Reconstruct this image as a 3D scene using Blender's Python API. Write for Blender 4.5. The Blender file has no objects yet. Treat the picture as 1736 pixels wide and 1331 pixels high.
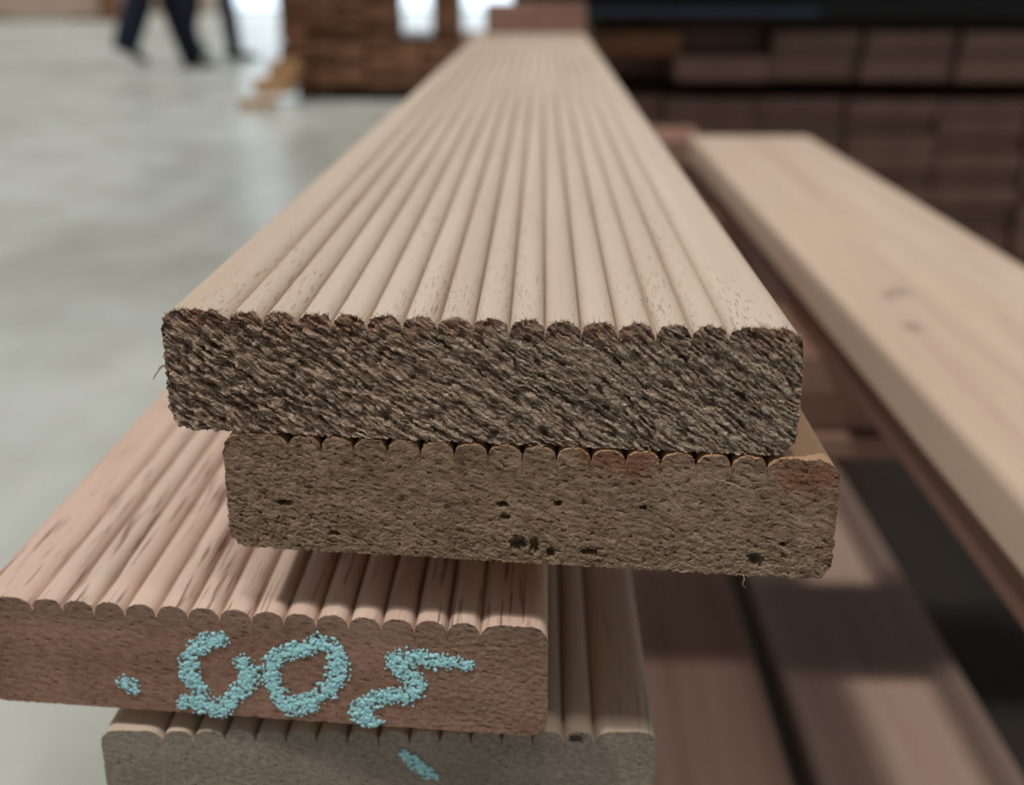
import bpy, bmesh, math, random
import numpy as np
from mathutils import Vector, Matrix

random.seed(7)
rng = np.random.default_rng(11)
S = bpy.context.scene
C = S.collection

# ------------------------------------------------------------------ camera
CAM_H = 0.60                       # lens height above the concrete floor
cam_d = bpy.data.cameras.new('camera')
cam = bpy.data.objects.new('camera', cam_d); C.objects.link(cam)
cam.location = (0, 0, CAM_H)
cam.rotation_euler = (math.radians(90 - 19.43), 0, math.radians(1.4316))
cam_d.sensor_width = 36.0
cam_d.lens = 36.0 * 2000.0 / 1736.0
cam_d.clip_start = 0.01
cam_d.clip_end = 200
cam_d.dof.use_dof = True
cam_d.dof.focus_distance = 0.272
cam_d.dof.aperture_fstop = 9.0
S.camera = cam

# ------------------------------------------------------------------ world, light, exposure
w = bpy.data.worlds.new('hall_light'); S.world = w
w.use_nodes = True
bg = w.node_tree.nodes['Background']
bg.inputs[0].default_value = (0.93, 0.98, 1.0, 1)
bg.inputs[1].default_value = 0.25
sd = bpy.data.lights.new('roof_light', 'SUN')
sun = bpy.data.objects.new('roof_light', sd); C.objects.link(sun)
sd.energy = 1.75
sd.angle = math.radians(3.6)
sd.color = (1.0, 0.955, 0.89)
sun.rotation_euler = Vector((0.42, 0.22, -1.0)).to_track_quat('-Z', 'Y').to_euler()
sd2 = bpy.data.lights.new('second_roof_light', 'SUN')
sun2 = bpy.data.objects.new('second_roof_light', sd2); C.objects.link(sun2)
sd2.energy = 0.7
sd2.angle = math.radians(6)
sd2.color = (1.0, 0.97, 0.93)
sun2.rotation_euler = Vector((-0.03, 0.34, -1.0)).to_track_quat('-Z', 'Y').to_euler()
sd3 = bpy.data.lights.new('third_roof_light', 'SUN')
sun3 = bpy.data.objects.new('third_roof_light', sd3); C.objects.link(sun3)
sd3.energy = 0.45
sd3.angle = math.radians(8)
sd3.color = (1.0, 0.97, 0.93)
sun3.rotation_euler = Vector((-0.52, 0.26, -1.0)).to_track_quat('-Z', 'Y').to_euler()
S.view_settings.view_transform = 'Standard'
S.view_settings.look = 'None'
S.view_settings.exposure = 0.0
S.view_settings.gamma = 1.0
S.view_settings.use_curve_mapping = False


def H(d):
    """height above the floor of something d metres below the lens"""
    return CAM_H - d


# ------------------------------------------------------------------ helpers
def tag(o, label=None, cat=None, group=None, kind=None):
    if label: o['label'] = label
    if cat: o['category'] = cat
    if group: o['group'] = group
    if kind: o['kind'] = kind
    return o


def link_mesh(name, me, mat=None, parent=None, loc=None):
    o = bpy.data.objects.new(name, me); C.objects.link(o)
    if mat is not None:
        me.materials.clear()
        me.materials.append(mat)
    if parent is not None: o.parent = parent
    if loc is not None: o.location = loc
    return o


def empty(name, loc=(0, 0, 0), rz=0):
    o = bpy.data.objects.new(name, None); C.objects.link(o)
    o.location = loc; o.rotation_euler = (0, 0, rz); o.empty_display_size = 0.05
    return o


def pydata(name, v, f, smooth=False):
    me = bpy.data.meshes.new(name)
    me.from_pydata([tuple(p) for p in v], [], [tuple(q) for q in f])
    if smooth:
        me.polygons.foreach_set('use_smooth', [True] * len(me.polygons))
    me.update()
    return me


def box_mesh(name, sx, sy, sz, bevel=0.002, segs=2, centre=(0, 0, 0)):
    bm = bmesh.new()
    bmesh.ops.create_cube(bm, size=1)
    bmesh.ops.scale(bm, vec=(sx, sy, sz), verts=bm.verts)
    bmesh.ops.translate(bm, vec=centre, verts=bm.verts)
    if bevel > 0:
        bmesh.ops.bevel(bm, geom=bm.edges[:], offset=bevel, segments=segs, profile=0.6, affect='EDGES')
    me = bpy.data.meshes.new(name); bm.to_mesh(me); bm.free()
    return me


def box(name, x0, x1, y0, y1, z0, z1, mat, parent=None, bevel=0.002, rz=0):
    me = box_mesh(name, x1 - x0, y1 - y0, z1 - z0, bevel)
    o = link_mesh(name, me, mat, parent, ((x0 + x1) / 2, (y0 + y1) / 2, (z0 + z1) / 2))
    o.rotation_euler = (0, 0, rz)
    return o


# gradient noise in numpy
_perm = rng.permutation(512)
_ang = rng.random(512) * 2 * np.pi


def pn(x, y, seed=0):
    xi = np.floor(x).astype(int); yi = np.floor(y).astype(int)
    xf = x - xi; yf = y - yi
    u = xf * xf * xf * (xf * (xf * 6 - 15) + 10); v = yf * yf * yf * (yf * (yf * 6 - 15) + 10)

    def g(ix, iy, dx, dy):
        h = _perm[(_perm[(ix + seed * 37) & 511] + iy) & 511]
        a = _ang[h]
        return np.cos(a) * dx + np.sin(a) * dy
    n00 = g(xi, yi, xf, yf); n10 = g(xi + 1, yi, xf - 1, yf)
    n01 = g(xi, yi + 1, xf, yf - 1); n11 = g(xi + 1, yi + 1, xf - 1, yf - 1)
    return (n00 * (1 - u) + n10 * u) * (1 - v) + (n01 * (1 - u) + n11 * u) * v


def sstep(a, b, x):
    t = np.clip((x - a) / (b - a), 0, 1)
    return t * t * (3 - 2 * t)


# ------------------------------------------------------------------ materials
class NT:
    def __init__(self, name):
        self.m = bpy.data.materials.new(name); self.m.use_nodes = True
        self.t = self.m.node_tree
        self.b = self.t.nodes['Principled BSDF']

    def n(self, typ, **kw):
        nd = self.t.nodes.new(typ)
        for k, v in kw.items():
            if k.startswith('i_'):
                key = k[2:]
                key = int(key) if key.isdigit() else key.replace('_', ' ')
                nd.inputs[key].default_value = v
            else:
                setattr(nd, k, v)
        return nd

    def l(self, a, b): self.t.links.new(a, b)

    def ramp(self, src, stops):
        r = self.n('ShaderNodeValToRGB')
        el = r.color_ramp.elements
        while len(el) < len(stops): el.new(0.5)
        for e, (p, c) in zip(el, stops):
            e.position = p; e.color = (*c, 1) if len(c) == 3 else c
        self.l(src, r.inputs[0]); return r.outputs[0]

    def mapping(self, scale, loc=(0, 0, 0), rot=(0, 0, 0), coord='Object'):
        tc = self.n('ShaderNodeTexCoord')
        mp = self.n('ShaderNodeMapping')
        mp.inputs['Scale'].default_value = scale
        mp.inputs['Location'].default_value = loc
        mp.inputs['Rotation'].default_value = rot
        self.l(tc.outputs[coord], mp.inputs[0]); return mp.outputs[0]

    def noise(self, vec, scale=1, detail=4, rough=0.55, dist=0.0):
        nz = self.n('ShaderNodeTexNoise')
        nz.inputs['Scale'].default_value = scale; nz.inputs['Detail'].default_value = detail
        nz.inputs['Roughness'].default_value = rough; nz.inputs['Distortion'].default_value = dist
        self.l(vec, nz.inputs['Vector']); return nz.outputs[0]

    def mix(self, fac, a, b, mode='MIX'):
        mx = self.n('ShaderNodeMix', data_type='RGBA', blend_type=mode)
        for s, v in ((mx.inputs[0], fac), (mx.inputs[6], a), (mx.inputs[7], b)):
            if isinstance(v, (int, float)): s.default_value = v
            elif isinstance(v, tuple): s.default_value = (*v, 1)
            else: self.l(v, s)
        return mx.outputs[2]

    def bump(self, h, strength=0.3, dist=0.001):
        bp = self.n('ShaderNodeBump')
        bp.inputs['Strength'].default_value = strength; bp.inputs['Distance'].default_value = dist
        self.l(h, bp.inputs['Height']); self.l(bp.outputs[0], self.b.inputs['Normal'])


def wood_mat(name, light, mid, dark, pore=0.5, pore_col=(0.2, 0.1, 0.07), grain=1.0, rough=0.62, shift=0.0, fuzz=0.35, pscale=(900, 26), pth=(0.60, 0.70), qth=(0.45, 0.62)):
    """planed timber, grain along local Y"""
    k = NT(name)
    a = k.noise(k.mapping((38 * grain, 1.6, 38 * grain), (shift, shift * 3, 0)), 1, 5, 0.6, 0.6)
    b = k.noise(k.mapping((9, 0.9, 9), (shift * 2, shift, 1)), 1, 3, 0.5)
    col = k.ramp(a, [(0.28, dark), (0.5, mid), (0.72, light)])
    col2 = k.ramp(b, [(0.3, dark), (0.55, mid), (0.7, light)])
    col = k.mix(0.45, col, col2)
    # open pores: short dark dashes along the grain
    p = k.noise(k.mapping((pscale[0], pscale[1], pscale[0]), (shift, 0, 0)), 1, 2, 0.5)
    pm = k.ramp(p, [(pth[0], (0, 0, 0)), (pth[1], (1, 1, 1))])
    q = k.noise(k.mapping((70, 8, 70), (0, shift, 0)), 1, 2, 0.5)
    qm = k.ramp(q, [(qth[0], (0, 0, 0)), (qth[1], (1, 1, 1))])
    f = k.mix(1.0, pm, qm, 'MULTIPLY')
    f = k.mix(1.0, f, (pore, pore, pore), 'MULTIPLY')
    col = k.mix(f, col, pore_col)
    k.l(col, k.b.inputs['Base Color'])
    k.b.inputs['Roughness'].default_value = rough
    k.b.inputs['Specular IOR Level'].default_value = 0.3
    fz = k.noise(k.mapping((3500, 700, 3500)), 1, 3, 0.6)
    h = k.mix(0.5, fz, k.mix(1.0, (1.0, 1.0, 1.0), f, 'SUBTRACT'))
    k.bump(h, fuzz, 0.0006)
    return k.m


def vcol_mat(name, rough=0.85, scale=4000, bump=0.4):
    k = NT(name)
    at = k.n('ShaderNodeVertexColor', layer_name='grain')
    fz = k.noise(k.mapping((scale, scale, scale)), 1, 3, 0.65)
    v = k.ramp(fz, [(0.3, (0.78, 0.78, 0.78)), (0.7, (1.18, 1.18, 1.18))])
    k.l(k.mix(1.0, at.outputs[0], v, 'MULTIPLY'), k.b.inputs['Base Color'])
    k.b.inputs['Roughness'].default_value = rough
    k.b.inputs['Specular IOR Level'].default_value = 0.15
    k.bump(fz, bump, 0.0004)
    return k.m


def fibrous_mat(name):
    k = NT(name)
    at = k.n('ShaderNodeVertexColor', layer_name='grain')
    a = math.radians(31)
    fz = k.noise(k.mapping((1300, 1300, 4600), rot=(0, -a, 0)), 1, 4, 0.7, 0.3)
    f2 = k.noise(k.mapping((2600, 2600, 9000), (3, 1, 2), rot=(0, -a, 0)), 1, 2, 0.6)
    v = k.ramp(fz, [(0.3, (0.55, 0.54, 0.53)), (0.5, (1.0, 1.0, 1.0)), (0.7, (1.55, 1.5, 1.45))])
    k.l(k.mix(1.0, at.outputs[0], v, 'MULTIPLY'), k.b.inputs['Base Color'])
    k.b.inputs['Roughness'].default_value = 0.8
    k.b.inputs['Specular IOR Level'].default_value = 0.2
    k.bump(k.mix(0.35, fz, f2), 0.9, 0.0007)
    return k.m


def plain_mat(name, col, rough=0.6, metal=0.0, var=0.15, scale=20, spec=0.4, emit=None):
    k = NT(name)
    nz = k.noise(k.mapping((scale, scale, scale)), 1, 4, 0.6)
    lo = tuple(c * (1 - var) for c in col); hi = tuple(min(1, c * (1 + var)) for c in col)
    k.l(k.ramp(nz, [(0.3, lo), (0.7, hi)]), k.b.inputs['Base Color'])
    k.b.inputs['Roughness'].default_value = rough; k.b.inputs['Metallic'].default_value = metal
    k.b.inputs['Specular IOR Level'].default_value = spec
    if emit:
        k.b.inputs['Emission Color'].default_value = (*emit[0], 1); k.b.inputs['Emission Strength'].default_value = emit[1]
    return k.m


M = {}
T_PLANK = .030
SCUFFS = ((-.032, .853, .010, .016), (-.047, .776, .008, .014), (-.042, .842, .006, .012))
M['pale_wood'] = wood_mat('pale_reeded_wood', (0.69, 0.60, 0.495), (0.625, 0.515, 0.415), (0.52, 0.39, 0.295), 0.6, (0.33, 0.19, 0.12), shift=1.0, fuzz=0.7, pscale=(1500, 150), pth=(0.57, 0.68), qth=(0.36, 0.6))
M['amber_wood'] = wood_mat('amber_edge_wood', (0.50, 0.36, 0.23), (0.42, 0.27, 0.16), (0.33, 0.19, 0.11), 0.4, shift=2.0)
M['pink_wood'] = wood_mat('pink_reeded_wood', (0.73, 0.63, 0.52), (0.63, 0.475, 0.385), (0.45, 0.28, 0.225), 0.9, (0.20, 0.10, 0.08), shift=3.3, pscale=(1100, 38), pth=(0.57, 0.66), qth=(0.38, 0.56))
M['grey_wood'] = wood_mat('grey_reeded_wood', (0.56, 0.46, 0.37), (0.46, 0.36, 0.285), (0.36, 0.26, 0.20), 0.6, (0.16, 0.10, 0.08), shift=5.1)
M['plank_wood'] = wood_mat('smooth_plank_wood', (0.66, 0.545, 0.43), (0.59, 0.45, 0.355), (0.46, 0.325, 0.25), 0.25, shift=7.7, fuzz=0.12)
_k = M['plank_wood'].node_tree; _pb = _k.nodes['Principled BSDF']; _src = _pb.inputs['Base Color'].links[0].from_socket
for (_x, _y, _rx, _ry) in SCUFFS:
    _tc = _k.nodes.new('ShaderNodeTexCoord'); _mp = _k.nodes.new('ShaderNodeMapping'); _mp.vector_type = 'TEXTURE'
    _mp.inputs['Location'].default_value = (_x, _y, T_PLANK); _mp.inputs['Scale'].default_value = (_rx, _ry, .05)
    _g = _k.nodes.new('ShaderNodeTexGradient'); _g.gradient_type = 'SPHERICAL'
    _m = _k.nodes.new('ShaderNodeMix'); _m.data_type = 'RGBA'
    _ma = _k.nodes.new('ShaderNodeMath'); _ma.operation = 'MULTIPLY'; _ma.inputs[1].default_value = 0.75
    _k.links.new(_tc.outputs['Object'], _mp.inputs[0]); _k.links.new(_mp.outputs[0], _g.inputs[0]); _k.links.new(_g.outputs[1], _ma.inputs[0])
    _k.links.new(_ma.outputs[0], _m.inputs[0]); _k.links.new(_src, _m.inputs[6]); _m.inputs[7].default_value = (0.2, 0.15, 0.11, 1)
    _src = _m.outputs[2]
_k.links.new(_src, _pb.inputs['Base Color'])
M['red_wood'] = wood_mat('red_brown_wood', (0.36, 0.22, 0.17), (0.29, 0.165, 0.125), (0.22, 0.115, 0.085), 0.3, shift=9.1, fuzz=0.15)
M['rose_wood'] = wood_mat('rose_brown_wood', (0.44, 0.33, 0.275), (0.37, 0.26, 0.21), (0.30, 0.19, 0.15), 0.3, shift=10.4, fuzz=0.15)
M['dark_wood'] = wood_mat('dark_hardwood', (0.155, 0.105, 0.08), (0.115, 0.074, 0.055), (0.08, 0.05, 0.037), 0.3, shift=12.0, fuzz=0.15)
M['rack_wood'] = wood_mat('rack_hardwood', (0.35, 0.215, 0.16), (0.27, 0.16, 0.118), (0.18, 0.105, 0.075), 0.3, shift=12.5, fuzz=0.15)
M['floor_shade'] = wood_mat('floor_shade_colour', (0.06, 0.05, 0.042), (0.045, 0.037, 0.031), (0.03, 0.025, 0.021), 0.2, shift=17.5, fuzz=0.1)  # near-black colour standing in for deep shade on the floor
M['low_red_wood'] = wood_mat('low_red_wood', (0.45, 0.30, 0.24), (0.37, 0.235, 0.185), (0.29, 0.17, 0.13), 0.3, shift=18.5, fuzz=0.15)
M['maroon_wood'] = wood_mat('maroon_wood', (0.22, 0.125, 0.10), (0.175, 0.09, 0.07), (0.12, 0.06, 0.048), 0.3, shift=11.5, fuzz=0.15)
M['rust_wood'] = wood_mat('rust_brown_wood', (0.27, 0.13, 0.068), (0.20, 0.09, 0.045), (0.12, 0.055, 0.03), 0.3, shift=14.0, fuzz=0.15)
M['tan_wood'] = wood_mat('tan_offcut_wood', (0.55, 0.37, 0.2), (0.46, 0.28, 0.14), (0.34, 0.2, 0.1), 0.3, shift=15.0, fuzz=0.15)
M['beige_wood'] = wood_mat('beige_far_wood', (0.58, 0.46, 0.38), (0.5, 0.38, 0.3), (0.4, 0.29, 0.23), 0.2, shift=16.0, fuzz=0.1)
M['end_grain'] = vcol_mat('sawn_end_grain', bump=0.6)
M['fibrous_end'] = fibrous_mat('fibrous_end_grain')
M['fibre'] = plain_mat('torn_fibre', (0.60, 0.50, 0.40), 0.8, var=0.35, scale=700, spec=0.2)
M['fibre_red'] = plain_mat('amber_fibre', (0.42, 0.24, 0.14), 0.8, var=0.35, scale=700, spec=0.2)
for _k in ('fibre', 'fibre_red'):
    _t = M[_k].node_tree; _b = _t.nodes['Principled BSDF']; _o = _t.nodes['Material Output']
    _tr = _t.nodes.new('ShaderNodeBsdfTranslucent'); _mx = _t.nodes.new('ShaderNodeMixShader'); _mx.inputs[0].default_value = 0.5
    _t.links.new(_b.inputs['Base Color'].links[0].from_socket, _tr.inputs[0])
    _t.links.new(_b.outputs[0], _mx.inputs[1]); _t.links.new(_tr.outputs[0], _mx.inputs[2]); _t.links.new(_mx.outputs[0], _o.inputs[0])
M['chalk'] = plain_mat('cyan_crayon', (0.36, 0.64, 0.68), 0.75, var=0.22, scale=1500, spec=0.25)
M['steel_blue'] = plain_mat('blue_painted_steel', (0.05, 0.075, 0.105), 0.4, 0.3, spec=0.5)
M['black_steel'] = plain_mat('dark_rack_steel', (0.02, 0.02, 0.022), 0.6, 0.2)
M['wall'] = plain_mat('hall_wall', (0.34, 0.33, 0.31), 0.8, var=0.06, scale=0.8)
M['daylight'] = plain_mat('daylight_glow', (0.8, 0.85, 0.9), 0.5, var=0.03, scale=2, emit=((0.70, 0.86, 1.0), 1.5))  # glow stands in for the daylight outside the door
M['strap'] = plain_mat('grey_strap', (0.38, 0.42, 0.46), 0.4, var=0.1)

# polished concrete
k = NT('polished_concrete')
n1 = k.noise(k.mapping((0.9, 0.55, 1), (3, 1, 0)), 1, 5, 0.55)
n2 = k.noise(k.mapping((5, 3, 1)), 1, 5, 0.6)
c1 = k.ramp(n1, [(0.32, (0.40, 0.40, 0.355)), (0.5, (0.48, 0.495, 0.455)), (0.68, (0.535, 0.55, 0.52))])
c2 = k.ramp(n2, [(0.3, (0.84, 0.84, 0.82)), (0.62, (1.06, 1.06, 1.06))])
k.l(k.mix(1.0, c1, c2, 'MULTIPLY'), k.b.inputs['Base Color'])
k.l(k.ramp(n2, [(0.3, (0.25, 0.25, 0.25)), (0.7, (0.38, 0.38, 0.38))]), k.b.inputs['Roughness'])
k.b.inputs['Specular IOR Level'].default_value = 0.42
M['concrete'] = k.m

# ------------------------------------------------------------------ the hall
me = pydata('floor', [(-40, -6, 0), (30, -6, 0), (30, 40, 0), (-40, 40, 0), (-40, -6, -.2), (30, -6, -.2), (30, 40, -.2), (-40, 40, -.2)],
            [(0, 1, 2, 3), (7, 6, 5, 4), (0, 4, 5, 1), (1, 5, 6, 2), (2, 6, 7, 3), (3, 7, 4, 0)])
tag(link_mesh('floor', me, M['concrete']), 'polished grey concrete floor of the timber hall', kind='structure')

WY = 23.0
wall = box('wall_back', -40, -5.95, WY, WY + .3, 0, 7, M['wall'], bevel=0)
tag(wall, 'far end wall of the hall left of the daylit door', kind='structure')
wall = box('wall_right', 1.2, 30, WY, WY + .3, 0, 7, M['wall'], bevel=0)
tag(wall, 'far end wall of the hall right of the daylit door', kind='structure')
door = empty('door_1', (-2.375, WY, 0)); tag(door, 'wide daylit door opening at the far end of the hall', kind='structure')
for i in range(13):
    x0 = -3.575 + i * 0.55
    box('daylight_strip', x0 + .004, x0 + .546, .12 + .02 * (i % 2), .135 + .02 * (i % 2), 0.03, 4.6, M['daylight'], door, bevel=0)  # glowing strips added in place of the bright outdoors
box('lintel', -3.575, 3.575, 0, .3, 4.6, 7, M['wall'], door, bevel=0)
for sx in (-3.56, 3.56):
    box('door_jamb', sx - .06, sx + .06, -.06, .32, 0, 4.6, M['steel_blue'], door, bevel=0.01)
box('threshold', -3.5, 3.5, -.12, .3, 0.0, .03, M['wall'], door, bevel=0.004)


# ------------------------------------------------------------------ reeded boards with a real sawn end
W_B, T_B = 0.145, 0.030
PITCH, NRIB = 0.00805, 14
SH = (W_B - PITCH * NRIB) / 2


def top_profile(x, depth, ribs=True, r_out=0.005, w=W_B):
    """drop of the top face below the crown at local x (0 = board centre)"""
    z = np.zeros_like(x)
    if ribs:
        ax = np.abs(x)
        inner = W_B / 2 - SH
        u = ((x + inner) / PITCH) % 1.0 * 2 - 1
        rib = depth * (1 - np.sqrt(np.clip(1 - np.abs(u) ** 2.5, 0, 1)))
        un = (1 - np.abs(u)) * PITCH / 2                  # distance to the nearest groove line
        rib = rib + .0011 * np.exp(-(un / .00022) ** 2) * (depth > .003)
        z = np.where(ax <= inner, rib, z)
        d = ax - inner                                   # shoulder, rounded into the last groove
        rr = PITCH * 0.62
        sh = depth * (1 - np.sqrt(np.clip(1 - np.clip(1 - d / rr, 0, 1) ** 2.2, 0, 1)))
        z = np.where(ax > inner, sh, z)
    e = w / 2 - np.abs(x)
    c = np.clip(1 - e / r_out, 0, 1)
    z = np.maximum(z, r_out * (1 - np.sqrt(np.clip(1 - c * c, 0, 1))))
    return z


def bottom_profile(x, r=0.0055, w=W_B):
    e = w / 2 - np.abs(x)
    c = np.clip(1 - e / r, 0, 1)
    return r * (1 - np.sqrt(np.clip(1 - c * c, 0, 1)))


def board(name, xc, yfront, ztop, length, skew, mat, face_fn, dx=0.00025, depth=0.0037, ribs=True, ragged=0.0002,
          wob=0.0, r_out=0.005, r_bot=0.0055, T_B=T_B, end_mat='end_grain'):
    """Top-level board mesh (grain along Y) with an 'end_grain' child. Local origin: bottom centre of the front end.
    face_fn(x, z) -> (relief in metres towards the viewer, colours)"""
    nx = int(W_B / dx); xs = np.linspace(-W_B / 2, W_B / 2, nx + 1)
    zt = T_B - top_profile(xs, depth, ribs, r_out); zb = bottom_profile(xs, r_bot)
    nz = int(T_B / dx)
    t = np.linspace(0, 1, nz + 1)
    X = np.repeat(xs[:, None], nz + 1, 1)
    zn = np.repeat((t * T_B)[None, :], nx + 1, 0)         # straight rows, squeezed only near the rims
    zc, zd = T_B - .0075, .0075
    Z = np.where(zn > zc, zc + (zn - zc) * ((zt[:, None] - zc) / (T_B - zc)), zn)
    Z = np.where(zn < zd, zd - (zd - zn) * ((zd - zb[:, None]) / zd), Z)
    rel, colr = face_fn(X, Z)
    ex = ragged * pn(X / .0006, Z / .0006, 3) * 2 + ragged * pn(X / .0016, Z / .0016, 4) * 2.5
    ez = ragged * pn(X / .0006, Z / .0006, 5) * 2 + ragged * pn(X / .0016, Z / .0016, 6) * 2.5
    Yb = math.tan(skew) * X
    P = np.stack([X + ex, Yb - rel, Z + ez], -1)
    # ---- end face
    idx = np.arange((nx + 1) * (nz + 1)).reshape(nx + 1, nz + 1)
    q = np.stack([idx[:-1, :-1], idx[1:, :-1], idx[1:, 1:], idx[:-1, 1:]], -1).reshape(-1, 4)
    me = bpy.data.meshes.new('end_grain')
    me.vertices.add(idx.size); me.vertices.foreach_set('co', P.reshape(-1).astype(np.float32))
    me.loops.add(q.size); me.loops.foreach_set('vertex_index', q.reshape(-1).astype(np.int32))
    me.polygons.add(len(q)); me.polygons.foreach_set('loop_start', np.arange(0, q.size, 4, dtype=np.int32))
    me.update(calc_edges=True); me.validate()
    me.polygons.foreach_set('use_smooth', np.ones(len(q), bool))
    ca = me.attributes.new('grain', 'FLOAT_COLOR', 'POINT')
    ca.data.foreach_set('color', np.concatenate([np.clip(colr, 0, 1), np.ones(colr.shape[:2] + (1,))], -1).reshape(-1).astype(np.float32))
    # ---- body: rings of the outline
    ring = np.concatenate([np.stack([np.arange(nx + 1), np.full(nx + 1, nz)], 1),
                           np.stack([np.full(nz - 1, nx), np.arange(nz - 1, 0, -1)], 1),
                           np.stack([np.arange(nx, -1, -1), np.zeros(nx + 1, int)], 1),
                           np.stack([np.zeros(nz - 1, int), np.arange(1, nz)], 1)])
    r0 = P[ring[:, 0], ring[:, 1]]
    clean = np.stack([X[ring[:, 0], ring[:, 1]], Yb[ring[:, 0], ring[:, 1]], Z[ring[:, 0], ring[:, 1]]], -1)
    rings = [r0]
    ys = [0.0012, 0.004, 0.01, 0.02, 0.035, 0.055, 0.08, 0.11, 0.15, 0.2, 0.28, 0.4, 0.6, 0.9, 1.2, length]
    ys = [y for y in ys if y < length] + [length]
    for i, y in enumerate(ys):
        c = clean.copy()
        f = max(0, 1 - y / 0.6)
        c[:, 1] = clean[:, 1] * f + y
        if i == 0: c[:, [0, 2]] = clean[:, [0, 2]] * .7 + r0[:, [0, 2]] * .3
        # slight waviness of the tooling, only a couple of tenths of a millimetre
        c[:, 2] += wob * np.where(c[:, 2] > T_B * .5, 1, 0) * pn(c[:, 0] / .006, np.full(len(c), y / .02), 9)
        rings.append(c)
    V = np.concatenate(rings); n = len(ring)
    F = []
    for k_ in range(len(rings) - 1):
        a = np.arange(n) + k_ * n; b = np.roll(np.arange(n), -1) + k_ * n
        F.append(np.stack([a, a + n, b + n, b], 1))
    F = np.concatenate(F).tolist()
    F.append(list(range((len(rings) - 1) * n, len(rings) * n))[::-1])
    body = pydata(name, V, F, True)
    o = link_mesh(name, body, mat, None, (xc, yfront, ztop - T_B))
    link_mesh('end_grain', me, M[end_mat], o)
    o.children[0]['label'] = 'rough sawn end grain'
    return o, (X, Z, P, ring)


def lerp(a, b, f): return np.array(a)[None, None, :] * (1 - f[..., None]) + np.array(b)[None, None, :] * f[..., None]


def rot(X, Z, deg):
    c, s = math.cos(math.radians(deg)), math.sin(math.radians(deg))
    return X * c - Z * s, X * s + Z * c       # u runs down to the right, v across


def face_top(X, Z):
    deg = 33 - 120 * np.clip(X, -.05, .06) - 350 * np.clip(.012 - Z, 0, .012)
    wx = X + .0016 * pn(X / .012, Z / .012, 21); wz = Z + .0016 * pn(X / .012, Z / .012, 22)
    c, s = math.cos(math.radians(31)), math.sin(math.radians(31))
    bow = 4.0 * (X + .01) ** 2 * np.sign(X + .01) * .6
    u = wx * c - wz * s; v = wx * s + wz * c + bow * .5
    left = sstep(.0, -.05, X)
    band = pn(u / .030, v / .0030, 1)
    band2 = pn(u / .014, v / .0013, 23)
    tuft = pn(u / .0036, v / .00075, 2)
    tuft2 = pn(u / .0021, v / .00052, 7)
    fine = pn(u / .0011, v / .00026, 8)
    big = pn(X / .016, Z / .010, 12)
    blob = pn(u / .0026, v / .0014, 14)
    amp = 1.0 + .35 * left + .9 * big
    rel = .00045 * band + .00040 * band2 + amp * (.00075 * tuft * (1 - .25 * left) + .00055 * tuft2 + .00085 * blob * (.25 + left)) + .00022 * fine
    pit = sstep(.20, .46, pn(u / .0046, v / .0015, 15))
    rel -= .0013 * pit
    m = np.clip(.47 + .55 * band + .45 * band2 + .65 * tuft + .6 * tuft2 + .5 * fine, 0, 1)
    col = lerp((.115, .076, .060), (.45, .36, .285), m)
    grey = sstep(-.02, .03, X + .02 * big)
    col = col * lerp((1.0, .90, .83), (1.0, .955, .905), grey)
    hl = sstep(.22, .46, pn(u / .0024, v / .00045, 18))
    col = col + .26 * hl[..., None] * np.array([1, .9, .78])
    rt = sstep(.024, .0285, Z) * sstep(-.5, .3, pn(X / .006, Z / .006, 19))
    col = col * (1 - .45 * rt[..., None] * np.array([.3, .75, .9]))
    return rel, col


HOLES2 = [(-.0010, .0049, .0020, .0018), (.0031, .0045, .0013, .0022), (.0069, .0032, .0011, .0012), (.0162, .0038, .0022, .0008),
          (-.0046, .0150, .0016, .0008), (-.0040, .0118, .0014, .0006), (.0550, .0042, .0018, .0016), (-.0580, .0125, .0022, .0007),
          (.0085, .0160, .0010, .0006), (.0285, .0160, .0008, .0006), (.0610, .0085, .0008, .0006), (-.0460, .0050, .0016, .0008)]


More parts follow.
